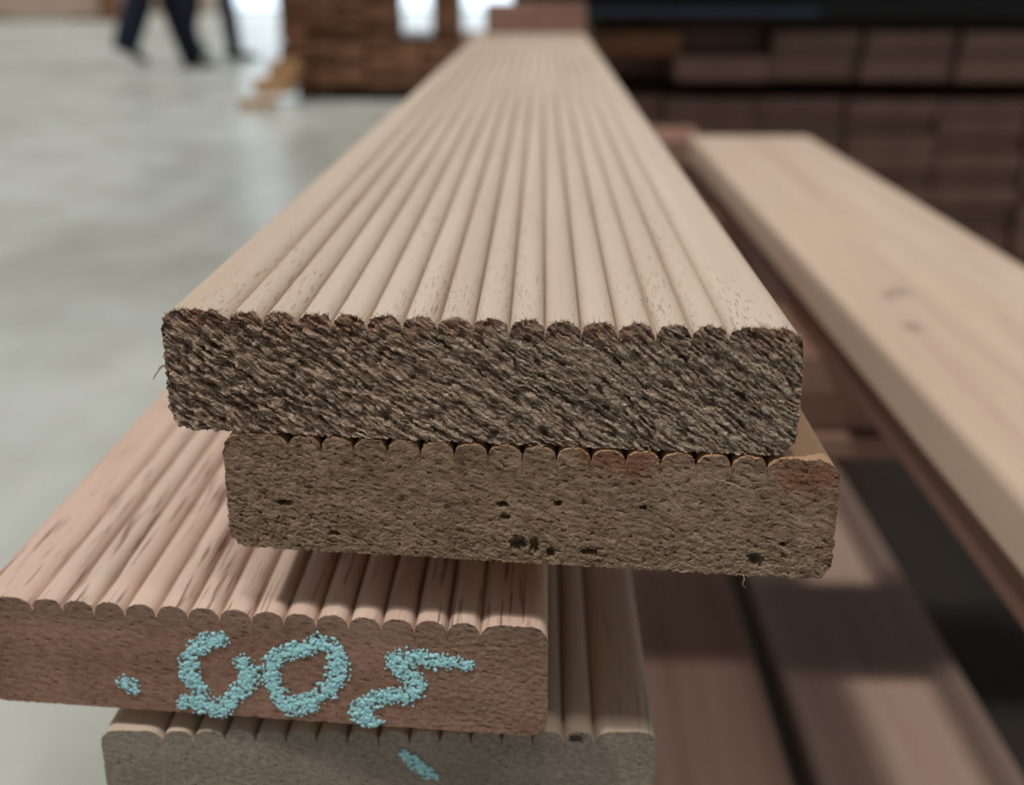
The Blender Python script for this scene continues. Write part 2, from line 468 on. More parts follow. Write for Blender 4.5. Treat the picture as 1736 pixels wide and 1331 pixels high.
def face_second(X, Z):
    u, v = rot(X + .0008 * pn(X / .006, Z / .006, 31), Z + .0008 * pn(X / .006, Z / .006, 32), 14)
    low = sstep(.016, .004, Z) * .6 + .5 * sstep(-.03, -.065, X)
    cells = 1 - 2 * np.abs(pn(u / .0017, v / .0010, 33))
    fine = pn(u / .0006, v / .0004, 34)
    mid = pn(u / .0030, v / .0012, 35)
    rel = .00015 * fine + .00020 * mid + (.00016 + .00036 * low) * cells
    pit = sstep(.30, .46, pn(u / .0022, v / .0009, 36))
    rel -= (.0005 + .0004 * low) * pit
    for hx, hz, rx, rz in HOLES2:
        d = np.sqrt(((X - hx) / rx) ** 2 + ((Z - hz) / rz) ** 2) + .5 * pn(X / .0008, Z / .0008, 37)
        rel -= .0028 * sstep(1.15, .55, d)
    m = np.clip(.5 + .45 * fine + .7 * mid + .5 * pn(u / .012, v / .004, 38), 0, 1)
    col = lerp((.135, .094, .066), (.315, .235, .172), m)
    g = sstep(.0, .06, X)
    col = col * lerp((1.0, .93, .85), (1.07, 1.02, .98), g)
    # resin stains below the crowns on the right
    n = .5 * pn(X / .004, Z / .003, 39)
    st = sstep(1.0, .35, np.sqrt(((X - .0235) / .013) ** 2 + ((Z - .0275) / .0055) ** 2) + n)
    st = np.maximum(st, sstep(1.0, .35, np.sqrt(((X - .066) / .012) ** 2 + ((Z - .026) / .0065) ** 2) + n))
    st = np.maximum(st, .6 * sstep(.0025, .0008, W_B / 2 - X))
    col = col * (1 - .78 * st[..., None]) + .78 * st[..., None] * np.array([.20, .085, .05]) * (.6 + .8 * m[..., None])
    bl = .6 * sstep(1.0, .3, np.sqrt(((X + .0145) / .002) ** 2 + ((Z - .0262) / .003) ** 2) + n)
    col = col * (1 - .6 * bl[..., None])
    return rel, col


def face_third(X, Z):
    u, v = rot(X, Z, 10)
    fine = pn(u / .0007, v / .0005, 51); mid = pn(u / .0028, v / .0011, 52); big = pn(X / .02, Z / .009, 53)
    rough_r = sstep(.035, .055, X + .004 * pn(X / .004, Z / .004, 54))
    rel = .00010 * fine + .00010 * mid + rough_r * .00022 * pn(X / .0013, Z / .0011, 55)
    pit = sstep(.36, .5, pn(u / .0026, v / .0008, 56)); rel -= .00035 * pit
    m = np.clip(.5 + .5 * fine + .6 * mid + .5 * big, 0, 1)
    col = lerp((.185, .098, .068), (.34, .20, .145), m)
    col = col * (1 - .25 * sstep(.022, .028, Z)[..., None] * np.array([.5, .2, .1]))
    col = col * lerp((1, 1, 1), (.95, 1.0, 1.0), rough_r)
    spk = sstep(.42, .55, pn(X / .0009, Z / .0006, 57)); col = col + .10 * spk[..., None] * np.array([1, .72, .5])
    return rel, col


def face_fourth(X, Z):
    u, v = rot(X, Z, 20)
    fine = pn(u / .0006, v / .0005, 61); mid = pn(u / .0020, v / .0010, 62); big = pn(X / .02, Z / .01, 63)
    rel = .00010 * fine + .00008 * mid
    pit = sstep(.38, .52, pn(u / .0015, v / .0009, 64)); rel -= .0003 * pit
    # small knot hole near the thirteenth crown
    d = np.sqrt(((X - .0515) / .0022) ** 2 + ((Z - .0275) / .0013) ** 2) + .5 * pn(X / .001, Z / .001, 65)
    rel -= .0022 * sstep(1.1, .5, d)
    m = np.clip(.5 + .55 * fine + .5 * mid + .3 * big, 0, 1)
    col = lerp((.155, .123, .097), (.335, .275, .225), m)
    wt = sstep(.45, .6, pn(X / .0008, Z / .0008, 66)); col = col + .09 * wt[..., None]
    return rel, col


B1, f1 = board('reeded_board', -.0152, .2555, H(.0726), 1.545, math.radians(-5.3), M['pale_wood'], face_top, .00017, end_mat='fibrous_end', ragged=.00022, wob=.0002)
tag(B1, 'pale reeded decking board with coarse fibrous sawn end, topmost of the front stack', 'board', 'reeded boards of the front stack')
B2, f2 = board('reeded_board', -.0040, .2540, H(.1029), 1.53, math.radians(-5.6), M['amber_wood'], face_second, .0002, ragged=.00022, r_bot=.005)
tag(B2, 'reeded board with pitted brown end and red stains, directly under the topmost board', 'board', 'reeded boards of the front stack')
B3, f3 = board('reeded_board', -.0722, .2598, H(.1505), 1.50, math.radians(-5.1), M['pink_wood'], face_third, .00025, T_B=.0315, ragged=.00012, wob=.0002, r_out=.004)
tag(B3, 'pinkish reeded board with blue chalk writing on its red-brown end', 'board', 'reeded boards of the front stack')
B4, f4 = board('reeded_board', -.0420, .2630, H(.1880), 1.50, math.radians(1.2), M['grey_wood'], face_fourth, .00025, ragged=.00010, r_out=.004)
tag(B4, 'grey-ended reeded board with one blue chalk tick, lowest of the front stack', 'board', 'reeded boards of the front stack')


for _b, _sx in ((B1, 1.01), (B2, .994), (B3, 1.03), (B4, 1.015)):
    _b.scale.x = _sx                                      # boards differ a little in width


# ---- torn fibres standing off the sawn ends
def fibres(parent, fdat, n_face, n_rim, skew, mat, seed, deg, lmin, lmax, xr=None, wd=.00008):
    r = np.random.default_rng(seed)
    X, Z, P, ring = fdat
    V, F = [], []

    def blade(p, d, L, wdt):
        d = d / np.linalg.norm(d)
        side = np.cross(d, r.normal(size=3)); side /= np.linalg.norm(side) + 1e-9
        bend = r.normal(size=3) * .25
        b = len(V)
        m = p + d * L * .5 + bend * L * .15
        e = p + (d + bend) * L
        V.extend([p - side * wdt, p + side * wdt, m + side * wdt * .8, m - side * wdt * .8, e])
        F.append((b, b + 1, b + 2, b + 3)); F.append((b + 3, b + 2, b + 4))
    top = ring[ring[:, 1] == P.shape[1] - 1]
    for _ in range(n_face):
        i = r.integers(8, P.shape[0] - 8); j = r.integers(6, P.shape[1] - 2)
        if xr is not None and not (xr[0] < X[i, j] < xr[1]): continue
        a = math.radians(deg + r.normal() * 8)
        d = np.array([math.cos(a), -.35 - .4 * r.random(), -math.sin(a)])
        blade(P[i, j] + np.array([0, .0002, 0]), d, r.uniform(lmin, lmax) * .8, wd * r.uniform(.6, 1.6))
    for _ in range(n_rim):
        i = top[r.integers(0, len(top)), 0]
        d = np.array([r.normal() * .6, -.5 + r.normal() * .35, .55 + r.normal() * .4])
        blade(P[i, -1] + np.array([0, .0003 * r.random(), -.0001]), d, r.uniform(lmin, lmax), wd * r.uniform(.5, 1.3))
    o = link_mesh('torn_fibres', pydata('torn_fibres', V, F), mat, parent)
    tag(o, 'fine torn wood fibres along the sawn edge', kind='stuff')


fibres(B1, f1, 3000, 1700, -5.3, M['fibre'], 3, 30, .0005, .0012, None, .00009)
fibres(B2, f2, 500, 700, -6.1, M['fibre_red'], 4, 14, .0003, .0008, (.02, .08), .00006)
fibres(B4, f4, 0, 260, 1.2, M['fibre'], 5, 14, .0003, .0007, None, .00006)


def strand(parent, pts, rad, mat, name='splinter'):
    cu = bpy.data.curves.new(name, 'CURVE'); cu.dimensions = '3D'; cu.bevel_depth = rad; cu.bevel_resolution = 2
    sp = cu.splines.new('POLY'); sp.points.add(len(pts) - 1)
    for i, (p, c) in enumerate(zip(sp.points, pts)):
        p.co = (*c, 1); p.radius = 1 - .75 * i / (len(pts) - 1)
    cu.use_fill_caps = True
    tmp = bpy.data.objects.new('tmp', cu); C.objects.link(tmp)
    dg = bpy.context.evaluated_depsgraph_get(); dg.update()
    me = bpy.data.meshes.new_from_object(tmp.evaluated_get(dg))
    bpy.data.objects.remove(tmp)
    return link_mesh(name, me, mat, parent)


strand(B1, [(-.0722, .0062, .0165), (-.0732, .0058, .0160), (-.0741, .0052, .0147), (-.0750, .005, .0132)], .0004, M['fibre'])
strand(B2, [(.0524, -.0058, .0006), (.0526, -.0066, -.0004), (.0521, -.007, -.0014), (.0528, -.0074, -.0022)], .00013, M['fibre'])
strand(B2, [(.0700, -.0074, .0150), (.0716, -.0076, .0135), (.0738, -.0076, .0132), (.0751, -.0074, .0115)], .00006, M['fibre'])

# ------------------------------------------------------------------ crayon marks: crumbs of wax pressed into the end grain
_ico = bmesh.new(); bmesh.ops.create_icosphere(_ico, subdivisions=1, radius=1)
ICO_V = np.array([v.co[:] for v in _ico.verts]); ICO_F = np.array([[v.index for v in f.verts] for f in _ico.faces]); _ico.free()


def crumbs(parent, name, strokes, width, dens, skew, seed, label):
    r = np.random.default_rng(seed)
    V, F = [], []
    cnt = 0
    for st in strokes:
        st = np.array(st, float)
        seg = np.linalg.norm(np.diff(st[:, :2], axis=0), axis=1)
        tot = seg.sum(); cum = np.concatenate([[0], np.cumsum(seg)])
        for _ in range(int(tot * 1000 * dens)):
            s = r.random() * tot
            i = min(np.searchsorted(cum, s) - 1, len(seg) - 1); i = max(i, 0)
            f = (s - cum[i]) / seg[i]
            p = st[i] * (1 - f) + st[i + 1] * f
            wdt = width * (p[2] if st.shape[1] > 2 else 1.0)
            off = r.normal(size=2) * wdt * .27
            off *= min(1, wdt * .62 / (np.linalg.norm(off) + 1e-9)) if np.linalg.norm(off) > wdt * .62 else 1
            x, z = p[0] + off[0], p[1] + off[1]
            # the wax catches only on the high spots of the grain
            if pn(np.array([x / .0015]), np.array([z / .0012]), seed)[0] + r.normal() * .13 < -.12: continue
            rad = r.uniform(.00013, .00038) * (1 if r.random() < .82 else 1.6)
            a = r.random() * 6.28
            sv = ICO_V * (1 + r.normal(size=(len(ICO_V), 1)) * .18)
            sv = sv * np.array([rad * r.uniform(.9, 1.7), rad * .6, rad * r.uniform(.7, 1.1)])
            ca, sa = math.cos(a), math.sin(a)
            vx = sv[:, 0] * ca - sv[:, 2] * sa; vz = sv[:, 0] * sa + sv[:, 2] * ca
            V.append(np.stack([vx + x, sv[:, 1] + math.tan(skew) * x - .00012 - .00022 * r.random(), vz + z], 1))
            F.append(ICO_F + cnt * len(ICO_V)); cnt += 1
    me = pydata(name, np.concatenate(V), np.concatenate(F).tolist(), True)
    o = link_mesh(name, me, M['chalk'], parent)
    sx = .0021 if parent == B3 else -.0026
    o.location = (sx, math.tan(skew) * sx, 0)
    o['label'] = label
    return o


crumbs(B3, 'chalk_character', [[(-0.0095, 0.023, 0.7), (-0.0128, 0.0224, 0.9), (-0.0164, 0.0205, 1), (-0.0189, 0.0172, 1), (-0.0192, 0.0133, 1), (-0.0189, 0.0101, 1), (-0.0166, 0.0078, 0.9)], [(-0.0061, 0.0173, 0.8), (-0.0041, 0.0151, 1), (-0.004, 0.0116, 1), (-0.0062, 0.0079, 1), (-0.0096, 0.005, 0.9)], [(-0.0224, 0.0027, 0.6), (-0.0187, 0.0037, 1.2), (-0.0156, 0.0028, 1.5), (-0.012, 0.002, 1.0), (-0.0097, 0.0036, 0.8)]], .0046, 56, math.radians(-5.1), 41, 'first pale blue chalk character')
crumbs(B3, 'chalk_character', [[(0.0146, 0.0241, 0.9), (0.0178, 0.0222, 1), (0.0195, 0.0189, 1.1), (0.0186, 0.014, 1.1), (0.0163, 0.0103, 1), (0.0129, 0.0074, 1), (0.0092, 0.0045, 1.2), (0.0057, 0.0043, 1.2), (0.0037, 0.0073, 0.9), (0.0019, 0.012, 1), (0.0012, 0.0155, 1), (0.0032, 0.0182, 0.9), (0.0067, 0.0202, 0.9), (0.0107, 0.0216, 0.9), (0.0146, 0.0241, 0.9)]], .0046, 56, math.radians(-5.1), 42, 'oval pale blue chalk zero')
crumbs(B3, 'chalk_character', [[(0.0517, 0.0197, 0.6), (0.0476, 0.0202, 0.8), (0.0432, 0.0204, 0.9), (0.0386, 0.021, 1), (0.0341, 0.021, 1), (0.033, 0.0184, 1), (0.0352, 0.0164, 1), (0.0378, 0.0149, 1), (0.0387, 0.0121, 1), (0.0368, 0.0097, 1.1), (0.0322, 0.0093, 0.9), (0.0291, 0.0089, 0.9), (0.0263, 0.0069, 1), (0.0237, 0.0044, 1), (0.0242, 0.002, 1), (0.0279, 0.0012, 0.7)]], .0046, 56, math.radians(-5.1), 43, 'angular pale blue chalk S')
crumbs(B3, 'chalk_smudge', [[(-0.0369, 0.0086, 0.7), (-0.0356, 0.0074, 1), (-0.0345, 0.0064, 0.6)]], .0046, 56, math.radians(-5.1), 44, 'small pale blue chalk smudge')
crumbs(B4, 'chalk_tick', [[(0.0091, 0.0234, 0.7), (0.0107, 0.0213, 1), (0.0134, 0.0187, 1), (0.0156, 0.017, 1), (0.0175, 0.0163, 0.6)]], .0034, 60, math.radians(1.2), 77, 'pale blue chalk tick')

# ------------------------------------------------------------------ sticks and hidden carriers of the stack
SK = H(.1505)
for y in (.62, 1.5):
    s = box('thin_slip', -.10, -.004, y, y + .04, H(.188), H(.182), M['red_wood'], bevel=.0005)
    tag(s, ('near' if y < 1 else 'far') + ' thin slip of wood between the third and fourth reeded boards', 'stick', 'thin slips in the front stack')
    s = box('spacer_stick', -.062, -.004, y, y + .04, SK, H(.1330), M['red_wood'], bevel=.001)
    tag(s, ('near' if y < 1 else 'far') + ' thin wooden spacer stick lying between the second and third reeded boards', 'stick', 'spacer sticks in the front stack')


def plain_board(name, xc, y0, length, ztop, mat, ribs=False, depth=.0011, r=.005, w=W_B, t=T_B):
    nx = 150 if ribs else 60
    xs = np.linspace(-w / 2, w / 2, nx + 1)
    if not ribs:
        e = np.linspace(0, 1, 12)
        edge = r * (1 - np.cos(e * np.pi / 2))
        xs = np.concatenate([-w / 2 + edge, np.linspace(-w / 2 + r, w / 2 - r, 8)[1:-1], (w / 2 - edge)[::-1]])
    zt = t - top_profile(xs, depth, ribs, r, w); zb = bottom_profile(xs, r, w)
    out = np.concatenate([np.stack([xs, zt], 1), np.stack([xs[::-1], zb[::-1]], 1)])
    V, F, n = [], [], len(out)
    ys = np.linspace(0, length, 6)
    for y in ys: V.extend([(x, y, z) for x, z in out])
    for k_ in range(len(ys) - 1):
        for i in range(n):
            j = (i + 1) % n
            F.append((i + k_ * n, i + (k_ + 1) * n, j + (k_ + 1) * n, j + k_ * n))
    F.append(list(range(n))); F.append([i + (len(ys) - 1) * n for i in range(n)][::-1])
    me = pydata(name, V, F, True)
    o = link_mesh(name, me, mat, None, (xc, y0, ztop - t))
    return o


def edge_split(o, deg=40):
    m = o.modifiers.new('edges', 'EDGE_SPLIT'); m.split_angle = math.radians(deg)


o = plain_board('carrier_board', -.05, .40, 1.25, H(.218), M['red_wood'], t=.023); edge_split(o)
tag(o, 'plain red-brown carrier board under the lowest reeded board', 'board')

# the raised planks on the right
RB = plain_board('plank', .2505, -.15, 1.60, H(.181), M['plank_wood'], r=.0055); edge_split(RB)
tag(RB, 'long smooth pinkish plank with rounded edges, raised on the right side', 'plank')
RC = plain_board('plank', .2600, -.10, 1.50, H(.211), M['maroon_wood']); edge_split(RC)
tag(RC, 'dark red plank directly beneath the smooth pinkish plank', 'plank')
# low boards
A_ = plain_board('low_board', .1035, .30, 1.36, H(.520), M['low_red_wood'], True, .0022); edge_split(A_)
tag(A_, 'red-brown finely grooved board lying low beside the front stack', 'board', 'low grooved boards')
B_ = plain_board('low_board', .2650, .30, 1.36, H(.520), M['rose_wood'], True, .0024, r=.006); edge_split(B_)
tag(B_, 'rose-brown finely grooved board lying low, the one further right', 'board', 'low grooved boards')
DP = box('shade_panel', .343, 1.15, .35, 1.95, 0, .032, M['floor_shade'], bevel=.003)  # added slab, its near-black colour paints the floor shade
tag(DP, 'near-black panel added on the floor as painted shade right of the low boards', 'panel')
# bearers across
bz = .241
for i, nm in enumerate(('upper', 'middle', 'thin lowest')):
    o = box('cross_bearer', -.13, .58, .762 + (.0, .007, -.004)[i], .90, H(bz + (.0285, .057, .074)[i]) + .0006, H(bz + .0285 * i), M['red_wood'], bevel=.002)
    tag(o, f'{nm} red-brown bearer crossing under the raised planks, in the near bearer pile', 'bearer', 'cross bearers')
for x0, x1, nm in ((-.09, -.01, 'left'), (.50, .56, 'right')):
    o = box('bearer_post', x0, x1, .79, .88, 0, H(bz + .074), M['dark_wood'], bevel=.002)
    tag(o, f'short timber post under the {nm} end of the near cross bearers', 'post', 'bearer posts')
o = box('cross_bearer', -.08, .375, 1.22, 1.31, H(bz + .045), H(bz), M['red_wood'], bevel=.002)
tag(o, 'single bearer crossing under the far half of the raised planks', 'bearer', 'cross bearers')
for x0, nm in ((-.07, 'left'), (.34, 'right')):
    o = box('bearer_post', x0, x0 + .033, 1.23, 1.30, .032 if x0 > .1 else 0, H(bz + .045), M['dark_wood'], bevel=.002)
    tag(o, f'short timber post under the {nm} end of the single far bearer', 'post', 'bearer posts')
o = box('cross_bearer', -.15, .232, 1.70, 1.86, H(.258), H(.218), M['red_wood'], bevel=.003)
tag(o, 'thick reddish bearer showing its end beyond the raised plank', 'bearer', 'cross bearers')
for x0, nm in ((-.13, 'left'), (.13, 'right')):
    o = box('bearer_post', x0, x0 + .08, 1.72, 1.84, 0, H(.258), M['dark_wood'], bevel=.002)
    tag(o, f'dark post under the {nm} end of the thick reddish bearer', 'post', 'bearer posts')
for y in (.55, 1.55):
    o = box('floor_sleeper', .04, .33, y, y + .07, 0, H(.55), M['dark_wood'], bevel=.002)
    tag(o, ('near' if y < 1 else 'far') + ' timber sleeper on the floor under the two low grooved boards', 'sleeper', 'floor sleepers')
o = box('offcut_block', -.079, .060, 1.70, 1.79, H(.0728), H(.036), M['red_wood'], bevel=.003)
tag(o, 'reddish timber block resting on the far end of the topmost reeded board', 'block')

# ------------------------------------------------------------------ dark rack on the right with packs of boards
RY = 2.02
rackang = math.radians(-1.2)


def pack(name, x0, y0, z0, cols, rows, bw, bt, length, mats, label, rz=0.0, jit=.012, bearer=.03, skip=(), group=None, wgap=.004):
    t = empty(name, (x0, y0, z0), rz); tag(t, label, 'timber pack', group)
    me_cache = [box_mesh('board', bw - wgap, length, bt - .0012, .0015, 1) for _ in mats]
    for m_, me_ in zip(mats, me_cache): me_.materials.append(m_)
    for r_ in range(rows):
        for c_ in range(cols):
            if (r_, c_) in skip: continue
            i = random.choices(range(len(mats)), weights=[3] + [1] * (len(mats) - 1))[0]
            o = bpy.data.objects.new('board', me_cache[i]); C.objects.link(o); o.parent = t
            o.location = (bw * (c_ + .5) + random.uniform(-.0012, .0012), length / 2 + random.uniform(0, jit), bearer + bt * (r_ + .5))
    if bearer > 0:
        for fy in (.22, .78):
            bo = box_mesh('pack_bearer', bw * cols * .96, .07, bearer, .002, 1)
            link_mesh('pack_bearer', bo, M['dark_wood'], t, (bw * cols / 2, length * fy, bearer / 2))
    return t


pack('timber_pack', .055, RY, 0.0, 7, 12, .1505, .0292, 1.8, [M['rack_wood']],
     'dark strapped pack of board ends on the floor of the rack, under the black gap', rackang, .03, .058)
# bearers in the black gap
zb_ = .058 + 12 * .0292
for y in (2.25, 3.4):
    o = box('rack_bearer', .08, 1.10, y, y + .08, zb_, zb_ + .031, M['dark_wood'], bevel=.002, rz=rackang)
    tag(o, ('near' if y < 3 else 'far') + ' dark bearer in the black gap between the rack packs', 'bearer', 'bearers in the rack gap')
# loose upper boards, two courses
up0 = zb_ + .031
xs_u = .085
n_u = 0
for r_ in range(2):
    x = .07 + (.0 if r_ == 0 else .012)
    for c_ in range(6):
        wd = .150
        y = RY + random.uniform(-.02, .05)
        mat = M['rack_wood']
        lab = ('first', 'second', 'third', 'fourth', 'fifth', 'sixth')[c_] + f' dark board end from the left in the {"lower" if r_ == 0 else "upper"} course above the black rack gap'
        if r_ == 0 and c_ == 1:
            mat = M['red_wood']; y = RY - .03; lab = 'paler reddish board end jutting from the lower course above the black gap'
        if r_ == 0 and c_ == 0: y += .12
        if r_ == 1 and c_ == 1: y += .08
        if r_ == 1 and c_ == 0: mat = M['rust_wood']; lab = 'brownish board end at the left of the upper course above the black gap'
        o = box('rack_board', x, x + wd - .006, y - .0 + .02 * 0 - math.tan(-rackang) * x, y + 1.7, up0 + r_ * .038, up0 + r_ * .038 + .0372, mat, bevel=.002)
        tag(o, lab, 'board', 'loose boards above the rack gap')
        x += wd
        n_u += 1
top_u = up0 + .076
o = box('rack_bearer', .08, 1.22, 2.10, 2.18, top_u, .535, M['dark_wood'], bevel=.002)  # added to block the bright view through this gap
tag(o, 'dark bearer added under the rack shelf to block the bright gap above the loose courses', 'bearer', 'bearers in the rack gap')
# shelf of the rack: blue steel beam, deck and the packs stored on it
sz = .535
rack = empty('storage_rack', (.0, 2.0, 0)); tag(rack, 'dark steel storage rack above the shadowed board ends', 'rack')
box('beam', -.05, 1.25, .02, .08, sz, sz + .05, M['black_steel'], rack, bevel=.004)
box('beam', -.05, 1.25, 1.6, 1.66, sz, sz + .05, M['black_steel'], rack, bevel=.004)
box('deck', -.05, 1.25, -.02, 1.75, sz + .05, sz + .075, M['black_steel'], rack, bevel=.002)
for x in (1.75,):
    for y in (.02, 1.6):
        box('upright', x, x + .08, y, y + .08, 0, 2.6, M['steel_blue'], rack, bevel=.004)
for y in (.1, 1.5):
    box('upright', -.05, .0, y, y + .06, 0, 2.6, M['steel_blue'], rack, bevel=.004)
box('deck', -.55, 1.9, -.35, 2.2, 1.35, 1.38, M['black_steel'], rack, bevel=.002)  # unseen upper deck, added to shade the rack below
o = box('edge_strip', .055, .44, 1.985, 2.018, sz + .005, sz + .019, M['steel_blue'], bevel=.003)
tag(o, 'narrow dull blue steel strip along the front of the rack beam', 'strip')
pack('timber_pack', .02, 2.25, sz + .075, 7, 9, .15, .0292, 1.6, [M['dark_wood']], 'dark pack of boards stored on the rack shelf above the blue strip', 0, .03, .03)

# ------------------------------------------------------------------ rusty brown packs on the floor behind, left
pk = pack('timber_pack', -1.33, 6.12, 0, 8, 7, .145, .0300, 1.6, [M['rust_wood']],
          'rust-brown timber pack on the floor, lower of the two behind the front stack', 0, .05, .07)
z2 = .07 + 7 * .03
pk2 = pack('timber_pack', -1.33, 6.15, z2, 4, 10, .145, .0300, .45, [M['rust_wood']],
           'rust-brown timber pack stacked on the lower pack, at its left', 0, .05, .02)
pk3 = pack('timber_pack', -.56, 6.2, z2, 1, 10, .135, .0300, .40, [M['rust_wood']],
           'single narrow column of rust-brown boards standing right of the bright gap', 0, .05, .02)
o = box('blue_wrap', -.74, -.575, 6.3, 6.6, z2, z2 + .035, M['steel_blue'], bevel=.012)
tag(o, 'dark blue folded wrap lying in the bright gap between the rust-brown packs', 'wrap')
# tan offcuts poking out at the left
for i, (x, y, z, lx, ly, rz, lab) in enumerate(((-1.285, 6.02, .13, .15, .10, .25, 'tan offcut plank sticking out of the rusty pack, highest one'),
                                                (-1.315, 5.93, .055, .17, .12, -.2, 'tan offcut plank sticking out of the rusty pack, middle one'),
                                                (-1.365, 5.80, .0, .19, .10, .35, 'tan offcut plank lying on the floor by the rusty pack'))):
    o = box('offcut_plank', x - lx / 2, x + lx / 2, y - ly / 2, y + ly / 2, z, z + (.075 if i < 2 else .045), M['tan_wood'], bevel=.003, rz=rz)
    tag(o, lab, 'offcut', 'tan offcuts by the rusty pack')
o = strand(None, [(-1.30, 5.58, .010), (-1.25, 5.60, .02), (-1.20, 5.66, .04), (-1.16, 5.75, .05), (-1.14, 5.80, .012)], .010, M['strap'], 'loose_strap')
tag(o, 'loose grey strap curled on the floor beside the tan offcuts', 'strap')

# far pale packs
for (x0, x1, y, n, lab) in ((-11.5, -6.35, 17.6, 6, 'pale beige timber pack far off at the left edge of the hall'),
                            (-6.9, -5.75, 21.3, 6, 'brownish beige timber pack far off behind the walking legs')):
    t = empty('far_timber_pack', (x0, y, 0)); tag(t, lab, 'timber pack')
    L = x1 - x0
    for r_ in range(n):
        dz = .10
        box('course', random.uniform(0, .04), L - random.uniform(0, .04), 0, 1.2, .05 + r_ * dz + .004, .05 + (r_ + 1) * dz, M['beige_wood'], t, bevel=.006)
    for fx in (.08, .36, .64, .92):
        box('pack_bearer', L * fx - .05, L * fx + .05, .02, 1.18, 0, .054, M['dark_wood'], t, bevel=.004)
o = box('floor_crate', -6.25, -5.98, 17.3, 17.6, 0, .62, M['rust_wood'], bevel=.01)
tag(o, 'dark brown crate beside the pale far timber pack', 'crate')

# ------------------------------------------------------------------ two people walking past in the distance
M['navy'] = plain_mat('navy_trousers', (0.012, 0.015, 0.028), 0.85, var=0.3, scale=30, spec=0.2)
M['charcoal'] = plain_mat('charcoal_cloth', (0.020, 0.022, 0.026), 0.85, var=0.3, scale=30, spec=0.2)
M['shirt'] = plain_mat('grey_shirt', (0.12, 0.14, 0.17), 0.85, var=0.2, scale=30, spec=0.2)
M['skin'] = plain_mat('skin', (0.55, 0.36, 0.27), 0.55, var=0.06, scale=30)
M['hair'] = plain_mat('dark_hair', (0.03, 0.022, 0.018), 0.6, var=0.3, scale=90)
M['shoe'] = plain_mat('black_shoe', (0.012, 0.011, 0.011), 0.5, var=0.2, scale=30)


def shoe(parent, ankle, heading, pitch):
    prof = [(-.075, .030, .000, .055), (-.06, .036, 0, .085), (-.02, .038, 0, .095), (.03, .041, 0, .078), (.09, .046, 0, .058),
            (.15, .043, 0, .046), (.185, .030, .004, .034), (.198, .014, .008, .022)]
    V, F, n = [], [], 14
    for x, hw, z0, z1 in prof:
        for i in range(n):
            a = 2 * math.pi * i / n
            cy, cz = math.cos(a), math.sin(a)
            yy = hw * math.copysign(abs(cy) ** .6, cy); zz = (z0 + z1) / 2 + (z1 - z0) / 2 * math.copysign(abs(cz) ** .6, cz)
            V.append((x, yy, zz))
    for r_ in range(len(prof) - 1):
        for i in range(n):
            j = (i + 1) % n
            F.append((r_ * n + i, r_ * n + j, (r_ + 1) * n + j, (r_ + 1) * n + i))
    F.append(list(range(n))[::-1]); F.append([(len(prof) - 1) * n + i for i in range(n)])
    o = link_mesh('shoe', pydata('shoe', V, F, True), M['shoe'], parent)
    o.location = ankle; o.rotation_euler = (0, pitch, heading)
    m = o.modifiers.new('s', 'SUBSURF'); m.levels = 1; m.render_levels = 1
    return o


